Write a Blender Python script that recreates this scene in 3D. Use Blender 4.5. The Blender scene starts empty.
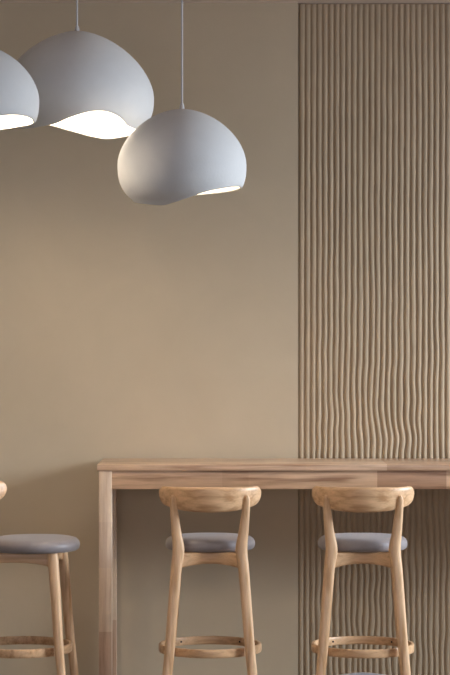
import bpy, bmesh, math, random
from mathutils import Vector, noise

S = bpy.context.scene
COL = S.collection
PI = math.pi
R = math.radians

# ------------------------------------------------------------------ camera
F_PX = 2200.0
cd = bpy.data.cameras.new('camera')
cam = bpy.data.objects.new('camera', cd)
COL.objects.link(cam)
cam.location = (0, 0, 1.65)
cam.rotation_euler = (R(90), 0, 0)
cd.sensor_fit = 'VERTICAL'
cd.sensor_height = 36.0
cd.lens = 36.0 * F_PX / 675.0
cd.clip_end = 100
S.camera = cam

# ------------------------------------------------------------------ world, light, exposure
w = bpy.data.worlds.new('sky')
S.world = w
w.use_nodes = True
bg = w.node_tree.nodes['Background']
bg.inputs['Color'].default_value = (0.62, 0.75, 1.0, 1)
bg.inputs['Strength'].default_value = 1.2


def area(name, loc, target, sx, sy, power, color):
    l = bpy.data.lights.new(name, 'AREA')
    l.shape = 'RECTANGLE'
    l.size, l.size_y = sx, sy
    l.energy = power
    l.color = color
    o = bpy.data.objects.new(name, l)
    COL.objects.link(o)
    o.location = loc
    o.rotation_euler = (Vector(target) - Vector(loc)).to_track_quat('-Z', 'Z').to_euler()
    return o


# daylight from the sky outside the window in the wall on the right
area('daylight', (7.6, 8.2, 4.3), (0, 9.8, 0.9), 5.0, 3.4, 2000, (0.78, 0.885, 1.0))
# weak warm fill lamp added behind the camera to tint the shadows
area('warm_front_fill', (-1.0, -1.6, 1.7), (0, 10, 1.3), 4.5, 2.2, 17, (1.0, 0.68, 0.40))

S.view_settings.view_transform = 'Standard'
S.view_settings.look = 'None'
S.view_settings.gamma = 1
S.view_settings.use_curve_mapping = False
S.view_settings.exposure = 0.47


# ------------------------------------------------------------------ materials
def srgb(r, g, b):
    f = lambda c: (c / 255) / 12.92 if c / 255 <= 0.04045 else ((c / 255 + 0.055) / 1.055) ** 2.4
    return (f(r), f(g), f(b), 1)


class NT:
    def __init__(s, name, rough=0.6, spec=0.5):
        s.m = bpy.data.materials.new(name)
        s.m.use_nodes = True
        s.t = s.m.node_tree
        s.p = s.t.nodes['Principled BSDF']
        s.p.inputs['Roughness'].default_value = rough
        s.p.inputs['Specular IOR Level'].default_value = spec

    def n(s, typ, **kw):
        nd = s.t.nodes.new(typ)
        for k, v in kw.items():
            setattr(nd, k, v)
        return nd

    def link(s, a, b):
        s.t.links.new(a, b)

    def coord(s, scale=(1, 1, 1), loc=(0, 0, 0)):
        tc = s.n('ShaderNodeTexCoord')
        mp = s.n('ShaderNodeMapping')
        mp.inputs['Scale'].default_value = scale
        mp.inputs['Location'].default_value = loc
        s.link(tc.outputs['Object'], mp.inputs['Vector'])
        return mp.outputs[0]

    def noise(s, vec, scale, detail=3, rough=0.5, dist=0.0):
        nd = s.n('ShaderNodeTexNoise')
        nd.inputs['Scale'].default_value = scale
        nd.inputs['Detail'].default_value = detail
        nd.inputs['Roughness'].default_value = rough
        nd.inputs['Distortion'].default_value = dist
        s.link(vec, nd.inputs['Vector'])
        return nd.outputs['Fac']

    def ramp(s, fac, stops, interp='LINEAR'):
        nd = s.n('ShaderNodeValToRGB')
        cr = nd.color_ramp
        cr.interpolation = interp
        while len(cr.elements) < len(stops):
            cr.elements.new(0.5)
        for e, (p, c) in zip(cr.elements, stops):
            e.position = p
            e.color = c
        s.link(fac, nd.inputs['Fac'])
        return nd.outputs['Color']

    def mix(s, fac, a, b, blend='MIX'):
        nd = s.n('ShaderNodeMix', data_type='RGBA', blend_type=blend)
        for v, i in ((fac, 0), (a, 6), (b, 7)):
            if hasattr(v, 'node'):
                s.link(v, nd.inputs[i])
            else:
                nd.inputs[i].default_value = v
        return nd.outputs[2]

    def color(s, c):
        if hasattr(c, 'node'):
            s.link(c, s.p.inputs['Base Color'])
        else:
            s.p.inputs['Base Color'].default_value = c

    def bump(s, h, strength=0.2, dist=0.002):
        b = s.n('ShaderNodeBump')
        b.inputs['Strength'].default_value = strength
        b.inputs['Distance'].default_value = dist
        s.link(h, b.inputs['Height'])
        s.link(b.outputs[0], s.p.inputs['Normal'])


def plaster(name, c, var=0.06, rough=0.9, scale=3.0, bump=0.15):
    k = NT(name, rough, 0.25)
    v = k.coord()
    a = k.noise(v, scale, 5, 0.6, 0.4)
    lo = tuple(x * (1 - var) for x in c[:3]) + (1,)
    hi = tuple(x * (1 + var) for x in c[:3]) + (1,)
    k.color(k.ramp(a, [(0.3, lo), (0.7, hi)]))
    k.bump(k.noise(v, 90, 4, 0.6), bump, 0.002)
    return k.m


def wood(name, light, dark, axis='z', rough=0.38, joints=None, grain=1.0, vary=True):
    """joints: (axis index, lo, hi, [(position, tint colour)...]) - staves butt-jointed along the length"""
    k = NT(name, rough, 0.45)
    sc = {'x': (1.2, 22, 22), 'y': (22, 1.2, 22), 'z': (22, 22, 1.2)}[axis]
    v = k.coord(sc)
    base_in = v
    f1 = k.noise(v, 2.2 * grain, 3, 0.5, 0.25)
    f2 = k.noise(v, 9.0 * grain, 3, 0.6, 0.3)
    c = k.ramp(f1, [(0.30, dark), (0.52, light), (0.72, tuple(min(1, x * 1.12) for x in light[:3]) + (1,))])
    d = k.ramp(f2, [(0.35, (0.86, 0.83, 0.80, 1)), (0.60, (1, 1, 1, 1))])
    c = k.mix(0.7, c, d, 'MULTIPLY')
    if joints:
        ax, lo, hi, st = joints
        tc = k.n('ShaderNodeTexCoord')
        sp = k.n('ShaderNodeSeparateXYZ')
        k.link(tc.outputs['Object'], sp.inputs[0])
        mr = k.n('ShaderNodeMapRange')
        mr.inputs['From Min'].default_value = lo
        mr.inputs['From Max'].default_value = hi
        k.link(sp.outputs[ax], mr.inputs['Value'])
        t = k.ramp(mr.outputs[0], [((p - lo) / (hi - lo), q) for p, q in st], 'CONSTANT')
        c = k.mix(1.0, c, t, 'MULTIPLY')
    k.color(c)
    k.bump(f2, 0.12, 0.001)
    return k.m


def fabric(name, c):
    k = NT(name, 0.42, 0.45)
    v = k.coord()
    a = k.noise(v, 14, 4, 0.6)
    k.color(k.ramp(a, [(0.3, tuple(x * 0.9 for x in c[:3]) + (1,)), (0.7, tuple(x * 1.08 for x in c[:3]) + (1,))]))
    k.bump(k.noise(v, 260, 3, 0.6), 0.25, 0.001)
    k.p.inputs['Sheen Weight'].default_value = 0.15
    return k.m


M = {}
M['wall'] = plaster('beige_wall_paint', srgb(197, 180, 154), 0.035)
M['wall_side'] = plaster('side_wall_paint', srgb(205, 192, 168), 0.03)
M['ceiling'] = plaster('ceiling_paint', srgb(228, 212, 202), 0.03)
M['floor'] = plaster('floor_screed', srgb(128, 112, 95), 0.08, 0.55)
M['ribs'] = plaster('combed_clay_plaster', srgb(180, 160, 134), 0.05, 0.88, 4.0, 0.3)
M['shade'] = plaster('white_plaster_shade', srgb(224, 224, 223), 0.02, 0.8, 12, 0.35)
M['shade_in'] = plaster('shade_inner_paint', srgb(245, 240, 230), 0.01, 0.7)
M['cable'] = plaster('grey_cable', srgb(205, 202, 200), 0.01, 0.5)
M['cushion'] = fabric('grey_upholstery', srgb(141, 133, 133))
M['white_shell'] = plaster('white_shell', srgb(244, 244, 246), 0.01, 0.4)
M['screw'] = plaster('dark_screw', srgb(60, 50, 45), 0.01, 0.4)
OAK_L, OAK_D = srgb(222, 184, 145), srgb(194, 150, 106)
M['oak'] = wood('pale_oak_upright_grain', OAK_L, OAK_D, 'z')
M['oak_x'] = wood('pale_oak_cross_grain', srgb(215, 175, 134), srgb(184, 139, 98), 'x')
M['oak_y'] = wood('pale_oak_depth_grain', OAK_L, OAK_D, 'y')
TL, TD = srgb(226, 194, 164), srgb(184, 145, 116)
N1 = (1, 1, 1, 1)
M['table_top'] = wood('acacia_top', TL, TD, 'x', 0.22, (0, -0.8, 2.0, [(-0.8, N1), (0.36, (1.04, 1.04, 1.04, 1)), (0.734, (0.80, 0.74, 0.70, 1)), (1.2, N1)]))
M['table_apron'] = wood('acacia_apron', srgb(222, 188, 156), srgb(164, 124, 95), 'x', 0.35,
                        (0, -0.8, 2.0, [(-0.8, N1), (-0.02, (0.93, 0.9, 0.88, 1)), (0.10, (1.0, 0.99, 0.97, 1)), (0.693, (0.70, 0.60, 0.55, 1)), (1.01, (1.05, 1.03, 1.0, 1)), (1.3, N1)]))
M['table_leg'] = wood('acacia_leg', srgb(220, 197, 172), srgb(200, 170, 143), 'z', 0.4,
                      (2, 0.0, 1.1, [(0.0, (0.82, 0.72, 0.68, 1)), (0.299, (1.0, 0.98, 0.95, 1)), (0.59, (0.92, 0.9, 0.9, 1)), (0.80, N1)]))
kb = NT('bulb_glow', 0.5)
kb.p.inputs['Emission Color'].default_value = (1.0, 0.86, 0.68, 1)
kb.p.inputs['Emission Strength'].default_value = 12
M['bulb'] = kb.m


# ------------------------------------------------------------------ mesh helpers
def obj(name, bm, mat, parent=None, smooth=True, sub=0):
    bmesh.ops.recalc_face_normals(bm, faces=bm.faces)
    me = bpy.data.meshes.new(name)
    bm.to_mesh(me)
    bm.free()
    for p in me.polygons:
        p.use_smooth = smooth
    if smooth:
        try:
            me.set_sharp_from_angle(angle=R(40))
        except Exception:
            pass
    me.materials.append(mat)
    o = bpy.data.objects.new(name, me)
    COL.objects.link(o)
    if parent:
        o.parent = parent
    if sub:
        md = o.modifiers.new('sub', 'SUBSURF')
        md.levels = md.render_levels = sub
    return o


def thing(name, label, cat, loc, rz=0, group=None):
    o = bpy.data.objects.new(name, None)
    COL.objects.link(o)
    o.location = loc
    o.rotation_euler = (0, 0, rz)
    o.empty_display_size = 0.1
    o['label'] = label
    o['category'] = cat
    if group:
        o['group'] = group
    return o


def struct(o):
    o['kind'] = 'structure'
    return o


def box(bm, lo, hi, bevel=0.0):
    r = bmesh.ops.create_cube(bm, size=1)
    for v in r['verts']:
        v.co = Vector([(lo[i] + hi[i]) / 2 + v.co[i] * (hi[i] - lo[i]) for i in range(3)])
    if bevel:
        es = list({e for v in r['verts'] for e in v.link_edges})
        bmesh.ops.bevel(bm, geom=es, offset=bevel, segments=2, affect='EDGES', profile=0.5)
    return bm


def mbox(lo, hi, bevel=0.0):
    return box(bmesh.new(), lo, hi, bevel)


def loft(rings, close=False, cap=True):
    bm = bmesh.new()
    vs = [[bm.verts.new(p) for p in r] for r in rings]
    n = len(vs[0])
    m = len(vs)
    for i in range(m if close else m - 1):
        a, b = vs[i], vs[(i + 1) % m]
        for j in range(n):
            bm.faces.new((a[j], a[(j + 1) % n], b[(j + 1) % n], b[j]))
    if cap and not close:
        bm.faces.new(vs[0][::-1])
        bm.faces.new(vs[-1])
    return bm


def supell(hw, hh, n=20, e=4.0):
    out = []
    for k in range(n):
        a = 2 * PI * (k + 0.5) / n
        c, s = math.cos(a), math.sin(a)
        out.append((hw * math.copysign(abs(c) ** (2 / e), c), hh * math.copysign(abs(s) ** (2 / e), s)))
    return out


def interp(pts, t):
    """Catmull-Rom through stations, pts = list of tuples, t in [0, len-1]"""
    i = min(int(t), len(pts) - 2)
    f = t - i
    p0, p1, p2, p3 = pts[max(i - 1, 0)], pts[i], pts[i + 1], pts[min(i + 2, len(pts) - 1)]
    return tuple(0.5 * (2 * b + (c - a) * f + (2 * a - 5 * b + 4 * c - d) * f * f + (3 * b - a - 3 * c + d) * f ** 3)
                 for a, b, c, d in zip(p0, p1, p2, p3))


def post(stations, per=5, e=3.0, n=16):
    """a leg: stations (x, y, z, wx, wy) from the floor up"""
    rings = []
    total = (len(stations) - 1) * per
    for k in range(total + 1):
        x, y, z, wx, wy = interp(stations, k / per)
        rings.append([(x + p, y + q, z) for p, q in supell(wx / 2, wy / 2, n, e)])
    return loft(rings)


# ------------------------------------------------------------------ the room
WALL_Y = 10.6
CEIL = 3.262
struct(obj('floor', mbox((-5.2, -2.2, -0.1), (4.7, WALL_Y + 0.2, 0)), M['floor'], smooth=False))
struct(obj('ceiling', mbox((-5.2, -2.2, CEIL), (4.7, WALL_Y + 0.2, CEIL + 0.15)), M['ceiling'], smooth=False))
bm = bmesh.new()
box(bm, (-5.2, WALL_Y, 0), (0.353, WALL_Y + 0.2, CEIL))
box(bm, (0.353, WALL_Y + 0.03, 0), (1.75, WALL_Y + 0.2, CEIL))      # shallow recess for the combed plaster
box(bm, (1.75, WALL_Y, 0), (4.7, WALL_Y + 0.2, CEIL))
struct(obj('wall_back', bm, M['wall'], smooth=False))
struct(obj('wall_left', mbox((-5.2, -2.2, 0), (-5.0, WALL_Y, CEIL)), M['wall_side'], smooth=False))
# wall on the right with the wide window opening
bm = bmesh.new()
WY0, WY1, WZ0, WZ1 = 7.5, 10.4, 1.50, 2.95
box(bm, (4.5, -2.2, 0), (4.7, WALL_Y, WZ0))
box(bm, (4.5, -2.2, WZ1), (4.7, WALL_Y, CEIL))
box(bm, (4.5, -2.2, WZ0), (4.7, WY0, WZ1))
box(bm, (4.5, WY1, WZ0), (4.7, WALL_Y, WZ1))
struct(obj('wall_right', bm, M['wall_side'], smooth=False))
bm = bmesh.new()
box(bm, (4.52, WY0, WZ0), (4.62, WY1, WZ0 + 0.06))
box(bm, (4.52, WY0, WZ1 - 0.06), (4.62, WY1, WZ1))
for i in range(4):
    yy = WY0 + 0.03 + (WY1 - WY0 - 0.06) * i / 3
    box(bm, (4.52, yy - 0.03, WZ0), (4.62, yy + 0.03, WZ1))
struct(obj('window_1', bm, M['white_shell'], smooth=False))

# combed plaster panel ------------------------------------------------
PX0, PX1, PZ0, PZ1 = 0.352, 1.75, 0.0, 3.260
PITCH = 0.0284
dx, dz = PITCH / 8, 0.019
nx, nz = int((PX1 - PX0) / dx), int((PZ1 - PZ0) / dz)


def wander(x, z):
    low = max(0.0, min(1.0, (2.35 - z) / 1.1)) * (0.45 + 0.55 * max(0.0, min(1.0, (z - 0.85) / 0.3)))
    a = noise.noise(Vector((x * 5.0, z * 1.6, 3.1))) * (0.003 + 0.012 * low)
    b = noise.noise(Vector((x * 14.0, z * 4.5, 7.7))) * (0.0015 + 0.005 * low)
    c = noise.noise(Vector((x * 2.2, z * 9.0, 1.7))) * (0.001 + 0.003 * low)
    g = 0.010 * math.exp(-((x - 0.74) / 0.13) ** 2) * math.exp(-((z - 1.24) / 0.13) ** 2) * math.sin((z - 1.22) * 13)
    q = noise.noise(Vector((x * 11.0, z * 9.0, 9.3))) * 0.008 * max(0.0, min(1.0, (1.55 - z) / 0.4))
    e = min(1.0, max(0.0, (x - PX0 - 0.01) / 0.12))
    return (a + b + c + g + q) * e * e * (3 - 2 * e)


bm = bmesh.new()
grid = []
for j in range(nz + 1):
    z = PZ0 + (PZ1 - PZ0) * j / nz
    row = []
    for i in range(nx + 1):
        x = PX0 + (PX1 - PX0) * i / nx
        u = (x - PX0 + wander(x, z)) / PITCH
        f = u - math.floor(u)
        d = min(f, 1 - f) * PITCH                      # distance to nearest groove line
        wd = 0.0047 * (1 + 0.35 * noise.noise(Vector((math.floor(u + 0.5) * 3.1, z * 2.0, 0))))
        groove = math.exp(-(d / wd) ** 2)
        dome = (min(f, 1 - f) * 2 - 1) ** 4 * 0.0022
        dep = (0.0095 - 0.0035 * max(0.0, min(1.0, (z - 1.2) / 1.6))) * (1 + 0.25 * noise.noise(Vector((x * 9, z * 2.5, 5))))
        rgh = 0.0009 * noise.noise(Vector((x * 60, z * 16, 2)))
        y = WALL_Y - 0.002 + dep * groove + dome + rgh
        if i == 0 or i == nx or j == nz:
            y = WALL_Y + 0.010
        x += 0.006 * (z / PZ1) * max(0.0, 1 - (x - PX0) / 0.3)
        row.append(bm.verts.new((x, y, z)))
    grid.append(row)
for j in range(nz):
    for i in range(nx):
        bm.faces.new((grid[j][i], grid[j][i + 1], grid[j + 1][i + 1], grid[j + 1][i]))
pan = obj('wall_panel', bm, M['ribs'])
pan.data.set_sharp_from_angle(angle=R(180))
pan['kind'] = 'structure'

# ------------------------------------------------------------------ high table
TY0, TY1 = 10.08, 10.575
TX0, TX1 = -0.587, 3.05
TZ = 1.069
t = thing('bar_table', 'long wooden bar-height table with finger-jointed staves standing against the wall', 'table', (1.23, 10.33, 0))
ORG = Vector((0, 0, 0))


def tpart(name, bm, mat, smooth=True):
    o = obj(name, bm, mat, t, smooth)
    o.location = (-1.23, -10.33, 0)      # mesh is in room coordinates
    return o


tpart('tabletop', mbox((TX0, TY0, TZ - 0.030), (TX1, TY1, TZ), 0.0035), M['table_top'])
for yy in (TY0 + 0.012, TY1 - 0.037):
    tpart('apron', mbox((-0.522, yy, TZ - 0.115), (TX1 - 0.06, yy + 0.025, TZ - 0.030), 0.002), M['table_apron'])
for xx in (-0.56, TX1 - 0.04):
    tpart('apron', mbox((xx, TY0 + 0.066, TZ - 0.115), (xx + 0.025, TY1 - 0.066, TZ - 0.030), 0.002), M['table_apron'])
for xx in (-0.579, TX1 - 0.07):
    for yy in (TY0 + 0.006, TY1 - 0.066):
        tpart('leg', mbox((xx, yy, 0), (xx + 0.060, yy + 0.060, TZ - 0.030), 0.004), M['table_leg'])


# ------------------------------------------------------------------ bar stools
def make_stool(label, loc, rz):
    """local +y is the way the sitter faces; backrest at -y"""
    st = thing('bar_stool', label, 'bar stool', loc, rz, 'grey-seated wooden bar stools')
    for s in (-1, 1):
        rear = [(s * .201, -.222, 0, .038, .034), (s * .185, -.208, .183, .043, .037), (s * .172, -.194, .317, .045, .040),
                (s * .148, -.170, .626, .048, .042), (s * .137, -.160, .725, .053, .046), (s * .146, -.161, .804, .044, .036),
                (s * .154, -.168, .88, .037, .030), (s * .1600, -.178, .940, .028, .022), (s * .161, -.180, .958, .019, .016), (s * .161, -.181, .966, .007, .008)]
        obj('leg', post(rear, 6), M['oak'], st)
        front = [(s * .201, .222, 0, .034, .034), (s * .185, .208, .183, .038, .037), (s * .172, .194, .317, .042, .040),
                 (s * .148, .170, .626, .048, .046), (s * .138, .160, .712, .052, .050)]
        obj('leg', post(front, 6), M['oak'], st)

    # seat rails with arched lower edges
    def rail(p, q, mat, zt=.712, h=.062, th=.022, bow=0):
        p, q = Vector(p), Vector(q)
        d = (q - p).normalized()
        nrm = Vector((-d.y, d.x))
        rings = []
        for k in range(17):
            f = k / 16
            c = p.lerp(q, f)
            c.y += bow * math.sin(PI * f)
            zb = zt - h + 0.020 * math.sin(PI * f) ** 0.7
            zc, hh = (zt + zb) / 2, (zt - zb) / 2
            rings.append([(c.x + nrm.x * a, c.y + nrm.y * a, zc + b) for a, b in supell(th / 2, hh, 16, 5)])
        return loft(rings)
    obj('seat_rail', rail((-.135, -.155), (.135, -.155), M['oak_x'], h=.070, bow=.045), M['oak_x'], st)
    obj('seat_rail', rail((-.135, .158), (.135, .158), M['oak_x']), M['oak_x'], st)
    obj('seat_rail', rail((-.137, -.15), (-.137, .15), M['oak_y']), M['oak_y'], st)
    obj('seat_rail', rail((.137, -.15), (.137, .15), M['oak_y']), M['oak_y'], st)

    # upholstered seat pad
    prof = [(0, .711), (.80, .711), (.94, .713), (.985, .720), (1.0, .732), (.995, .745), (.97, .755), (.92, .763), (.82, .768),
            (.6, .7715), (.3, .773)]
    N = 64
    bm = bmesh.new()
    rings = []
    for f, z in prof[1:]:
        r = []
        for k in range(N):
            a = 2 * PI * k / N
            c, s_ = math.cos(a), math.sin(a)
            e = 2.25
            x = .199 * math.copysign(abs(c) ** (2 / e), c) * f
            y = .198 * math.copysign(abs(s_) ** (2 / e), s_) * f + .062
            r.append(bm.verts.new((x, y, z)))
        rings.append(r)
    for a, b in zip(rings, rings[1:]):
        for k in range(N):
            bm.faces.new((a[k], a[(k + 1) % N], b[(k + 1) % N], b[k]))
    bm.faces.new(rings[0][::-1])
    tip = bm.verts.new((0, .062, .7735))
    for k in range(N):
        bm.faces.new((rings[-1][k], rings[-1][(k + 1) % N], tip))
    seat = obj('seat', bm, M['cushion'], st)
    seat.data.set_sharp_from_angle(angle=R(180))

    # curved top rail (backrest)
    RC, HALF, YC = .27, .219, .047        # plan radius, half chord
    amax = math.asin(HALF / RC)
    rings = []
    K = 48
    for k in range(K + 1):
        u = -1 + 2 * k / K
        u = math.sin(u * PI / 2 * 0.999)  # denser at the ends
        a = u * amax
        x, y = RC * math.sin(a), YC - .003 - RC * math.cos(a) + 0.012
        zt = 1.003 - .006 * u * u
        zb = .893 + .030 * u * u
        e = max(0.0, (abs(u) - .84) / .16)
        sh = max(0.10, (1 - e ** 2.4)) ** 0.5
        zc, hh = (zt + zb) / 2 + .004 * e, (zt - zb) / 2 * sh
        th = .0115 * (1 - .5 * e ** 3)
        nx_, ny_ = math.sin(a), -math.cos(a)
        ring = []
        for p, q in supell(th, hh, 20, 3.2):
            lean = -0.10 * q
            ring.append((x + nx_ * p, y + ny_ * p + lean, zc + q + 0.10 * max(0, (y + .17)) * 1.0))
        rings.append(ring)
    obj('backrest', loft(rings), M['oak_x'], st)

    # bentwood foot ring inside the legs
    rings = []
    for k in range(72):
        a = 2 * PI * k / 72
        rings.append([((.219 + p) * math.cos(a), (.219 + p) * math.sin(a), .283 + q) for p, q in supell(.0085, .019, 14, 4)])
    fr = obj('foot_ring', loft(rings, close=True), M['oak_x'], st)
    for sx in (-1, 1):
        for sy in (-1, 1):
            a = math.atan2(sy * .194, sx * .172)
            bm = bmesh.new()
            bmesh.ops.create_cone(bm, cap_ends=True, segments=12, radius1=.0045, radius2=.0045, depth=.003)
            bmesh.ops.rotate(bm, verts=bm.verts, matrix=Vector((0, 0, 1)).rotation_difference(Vector((math.cos(a), math.sin(a), 0))).to_matrix())
            bmesh.ops.translate(bm, verts=bm.verts, vec=(.2100 * math.cos(a + .05 * sx * sy), .2100 * math.sin(a + .05 * sx * sy), .283))
            obj('screw', bm, M['screw'], fr)
    return st


def copy_tree(o, parent=None):
    c = o.copy()
    COL.objects.link(c)
    c.parent = parent
    for ch in list(o.children):
        copy_tree(ch, c)
    return c


mid = make_stool('pale bar stool with grey seat under the bar table, against the plain beige wall', (-.0655, 9.72, 0), 0)
right = copy_tree(mid)
right.location = (.6085, 9.72, 0)
right.rotation_euler.z = R(-3)
right['label'] = 'pale wooden bar stool with grey seat standing in front of the ribbed wall panel'
left = copy_tree(mid)
left.location = (-.902, 9.72, 0)
left.rotation_euler.z = R(-94)
left['label'] = 'pale wooden bar stool turned side-on, beyond the end of the bar table'


# ------------------------------------------------------------------ pendant lamps
def pendant(label, px, dist, y_apex, y_eq, r_px, hb_px, rim, bulb_w, pw=1.8, drop=0.0):
    """rim: control points (azimuth in degrees, height of the rim below the widest line in shade pixels)"""
    s = F_PX / dist
    X = (px - 225) / s
    Z = 1.65 + (337.5 - y_eq) / s
    RR, HT, HB = r_px / s, (y_eq - y_apex) / s, hb_px / s
    p = thing('pendant_lamp', label, 'pendant lamp', (X, dist, Z), 0, 'white plaster pendant lamps')
    rim = sorted(rim)

    def rim_z(deg):
        deg = deg % 360
        n = len(rim)
        for i in range(n):
            a0, v1 = rim[i]
            a1, v2 = rim[(i + 1) % n]
            if a1 <= a0:
                a1 += 360
            dd = deg if deg >= a0 else deg + 360
            if a0 <= dd <= a1:
                pm = (rim[(i - 1) % n][0] - (360 if i == 0 else 0), rim[(i - 1) % n][1])
                k = (i + 2) % n
                pn = (rim[k][0] + (360 if i + 2 >= n else 0), rim[k][1])
                f = (dd - a0) / (a1 - a0)
                m1 = (v2 - pm[1]) / (a1 - pm[0]) * (a1 - a0)
                m2 = (pn[1] - v1) / (pn[0] - a0) * (a1 - a0)
                h = (2 * f ** 3 - 3 * f * f + 1) * v1 + (f ** 3 - 2 * f * f + f) * m1 + (-2 * f ** 3 + 3 * f * f) * v2 + (f ** 3 - f * f) * m2
                return h / s
        return rim[0][1] / s
    N, A, B = 96, 18, 14

    def prof(z, inset):
        R_, T_, B_ = RR - inset, HT - inset, HB - inset * 0.3
        if z >= 0:
            q = min(1, z / T_)
            return R_ * max(0, 1 - q ** pw) ** (1 / pw)
        q = min(.985, -z / B_)
        return R_ * max(0, 1 - q ** 2.6) ** (1 / 2.6)
    out_c, in_c = [], []
    TH = 0.016
    for which, store, inset in ((0, out_c, 0), (1, in_c, TH)):
        for i in range(1, A + 1):
            a = PI / 2 * i / A
            z = (HT - inset) * math.cos(a)
            r = prof(z, inset)
            store.append([(r * math.cos(2 * PI * k / N), r * math.sin(2 * PI * k / N), z) for k in range(N)])
        for j in range(1, B + 1):
            ring = []
            for k in range(N):
                zr = rim_z(360 * k / N) + (0.004 if j == B and which else 0) * 0
                q = math.sin(PI / 2 * j / B) if False else j / B
                z = -zr * q
                r = prof(z, inset)
                ring.append((r * math.cos(2 * PI * k / N), r * math.sin(2 * PI * k / N), z))
            store.append(ring)
    # rounded lip joins outside to inside
    lip = []
    for t_ in (.25, .5, .75):
        ring = []
        for k in range(N):
            a, b = Vector(out_c[-1][k]), Vector(in_c[-1][k])
            v = a.lerp(b, t_)
            v.z -= TH * 0.55 * math.sin(PI * t_)
            ring.append(tuple(v))
        lip.append(ring)
    bm = bmesh.new()
    seq = out_c + lip
    rings = [[bm.verts.new(v) for v in r] for r in seq]
    for a, b in zip(rings, rings[1:]):
        for k in range(N):
            bm.faces.new((a[k], a[(k + 1) % N], b[(k + 1) % N], b[k]))
    top = bm.verts.new((0, 0, HT))
    for k in range(N):
        bm.faces.new((rings[0][(k + 1) % N], rings[0][k], top))
    sh = obj('lamp_shade', bm, M['shade'], p)
    sh.data.set_sharp_from_angle(angle=R(180))
    bm = bmesh.new()
    rings = [[bm.verts.new(v) for v in r] for r in in_c + [lip[-1]]]
    for a, b in zip(rings, rings[1:]):
        for k in range(N):
            bm.faces.new((a[k], a[(k + 1) % N], b[(k + 1) % N], b[k]))
    top = bm.verts.new((0, 0, HT - TH))
    for k in range(N):
        bm.faces.new((rings[0][(k + 1) % N], rings[0][k], top))
    ins = obj('shade_lining', bm, M['shade_in'], sh)
    ins.data.set_sharp_from_angle(angle=R(180))

    def lathe(profile, n=24, x0=0, y0=0):
        rr = [[(r * math.cos(2 * PI * k / n) + x0, r * math.sin(2 * PI * k / n) + y0, z) for k in range(n)] for r, z in profile]
        return loft(rr)
    obj('cable', lathe([(.0042, HT + .01), (.0042, CEIL - Z - .02)], 12), M['cable'], p)
    obj('cable_gland', lathe([(.010, HT - .004), (.010, HT + .008), (.007, HT + .020), (.0045, HT + .024)]), M['cable'], p)
    obj('ceiling_canopy', lathe([(.012, CEIL - Z - .032), (.055, CEIL - Z - .026), (.060, CEIL - Z - .02), (.060, CEIL - Z - .0005)], 40), M['shade'], p)
    so = obj('lamp_socket', lathe([(.020, HT - TH + .001), (.020, HT - TH - .05 - drop), (.014, HT - TH - .055 - drop)]), M['shade'], p)
    zb = HT - TH - .055 - drop
    bprof = [(.012, zb), (.016, zb - .012), (.026, zb - .030), (.030, zb - .048), (.027, zb - .064), (.016, zb - .076), (.003, zb - .080)]
    obj('bulb', lathe(bprof), M['bulb'], so)
    l = bpy.data.lights.new('bulb_light', 'POINT')
    l.energy = bulb_w
    l.color = (1.0, 0.86, 0.70)
    l.shadow_soft_size = 0.06
    lo = bpy.data.objects.new('bulb_light', l)
    COL.objects.link(lo)
    lo.parent = p
    lo.location = (0, 0, zb - .125)
    return p


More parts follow.
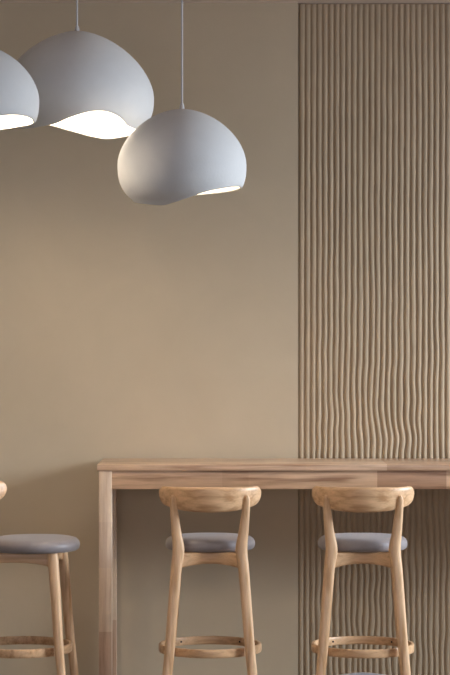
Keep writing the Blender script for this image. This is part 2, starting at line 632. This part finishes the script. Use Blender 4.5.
pendant('white dome pendant hanging lowest, its rim lit at one corner only',
        182, 8.8, 109, 165, 64.5, 46,
        [(0, 21), (45, 23), (70, 24.5), (110, 27), (145, 32), (180, 35), (215, 38.5), (243, 40), (262, 37.5), (280, 33), (296, 28), (318, 23.5), (340, 21)], 3.5)
pendant('largest white dome pendant, its arched rim showing a wide glowing opening',
        77, 9.25, 31, 98, 77, 46,
        [(0, 31.5), (20, 32.5), (60, 35), (80, 31.5), (100, 25), (120, 19), (150, 20), (180, 25), (205, 31), (225, 32.5), (240, 31.5), (255, 29.5),
         (270, 23.5), (285, 18.5), (297, 18), (310, 22.5), (325, 29.5)], 10, 1.7, 0.09)
pendant('white dome pendant half outside the picture, in front of the largest pendant',
        -26, 8.6, 44, 100, 65, 46,
        [(0, 20), (45, 21), (66, 22.5), (90, 24), (135, 27), (180, 30), (225, 27), (270, 23), (294, 20), (315, 17), (330, 17), (348, 18.5)], 8, 1.8, 0.06)

# ------------------------------------------------------------------ white tub chair, only the top of its back in view
ch = thing('tub_chair', 'white chair back barely showing below the stool by the ribbed panel', 'chair', (.372, 6.2, 0), 0)
bm = bmesh.new()
NA, NZ = 40, 12
outer, inner = [], []
for side, off in ((outer, 0), (inner, .014)):
    for j in range(NZ + 1):
        g = j / NZ
        row = []
        for i in range(NA + 1):
            a = R(-200 + 220 * i / NA)          # opens towards +y
            m = abs(i / NA - .5) * 2
            top = .7455 - .20 * max(0, m ** 1.6)
            z = .40 + (top - .40) * g
            rx, ry = .235 + .03 * g - off, .225 + .045 * g - off
            row.append(bm.verts.new((rx * math.cos(a), ry * math.sin(a), z)))
        side.append(row)
for side in (outer, inner):
    for j in range(NZ):
        for i in range(NA):
            bm.faces.new((side[j][i], side[j][i + 1], side[j + 1][i + 1], side[j + 1][i]))
for i in range(NA):
    bm.faces.new((outer[-1][i], outer[-1][i + 1], inner[-1][i + 1], inner[-1][i]))
    bm.faces.new((outer[0][i], outer[0][i + 1], inner[0][i + 1], inner[0][i]))
for j in range(NZ):
    for i in (0, NA):
        bm.faces.new((outer[j][i], outer[j + 1][i], inner[j + 1][i], inner[j][i]))
obj('backrest', bm, M['white_shell'], ch)
rings = []
for f, z in ((.90, .400), (1, .410), (1, .430), (.93, .442), (.5, .446)):
    rings.append([(.232 * f * math.cos(2 * PI * k / 40), .232 * f * math.sin(2 * PI * k / 40) + .0, z) for k in range(40)])
obj('seat', loft(rings), M['white_shell'], ch)
for sx in (-1, 1):
    for sy in (-1, 1):
        obj('leg', post([(sx * .21, sy * .21, 0, .022, .022), (sx * .15, sy * .15, .402, .034, .034)], 6), M['oak'], ch)
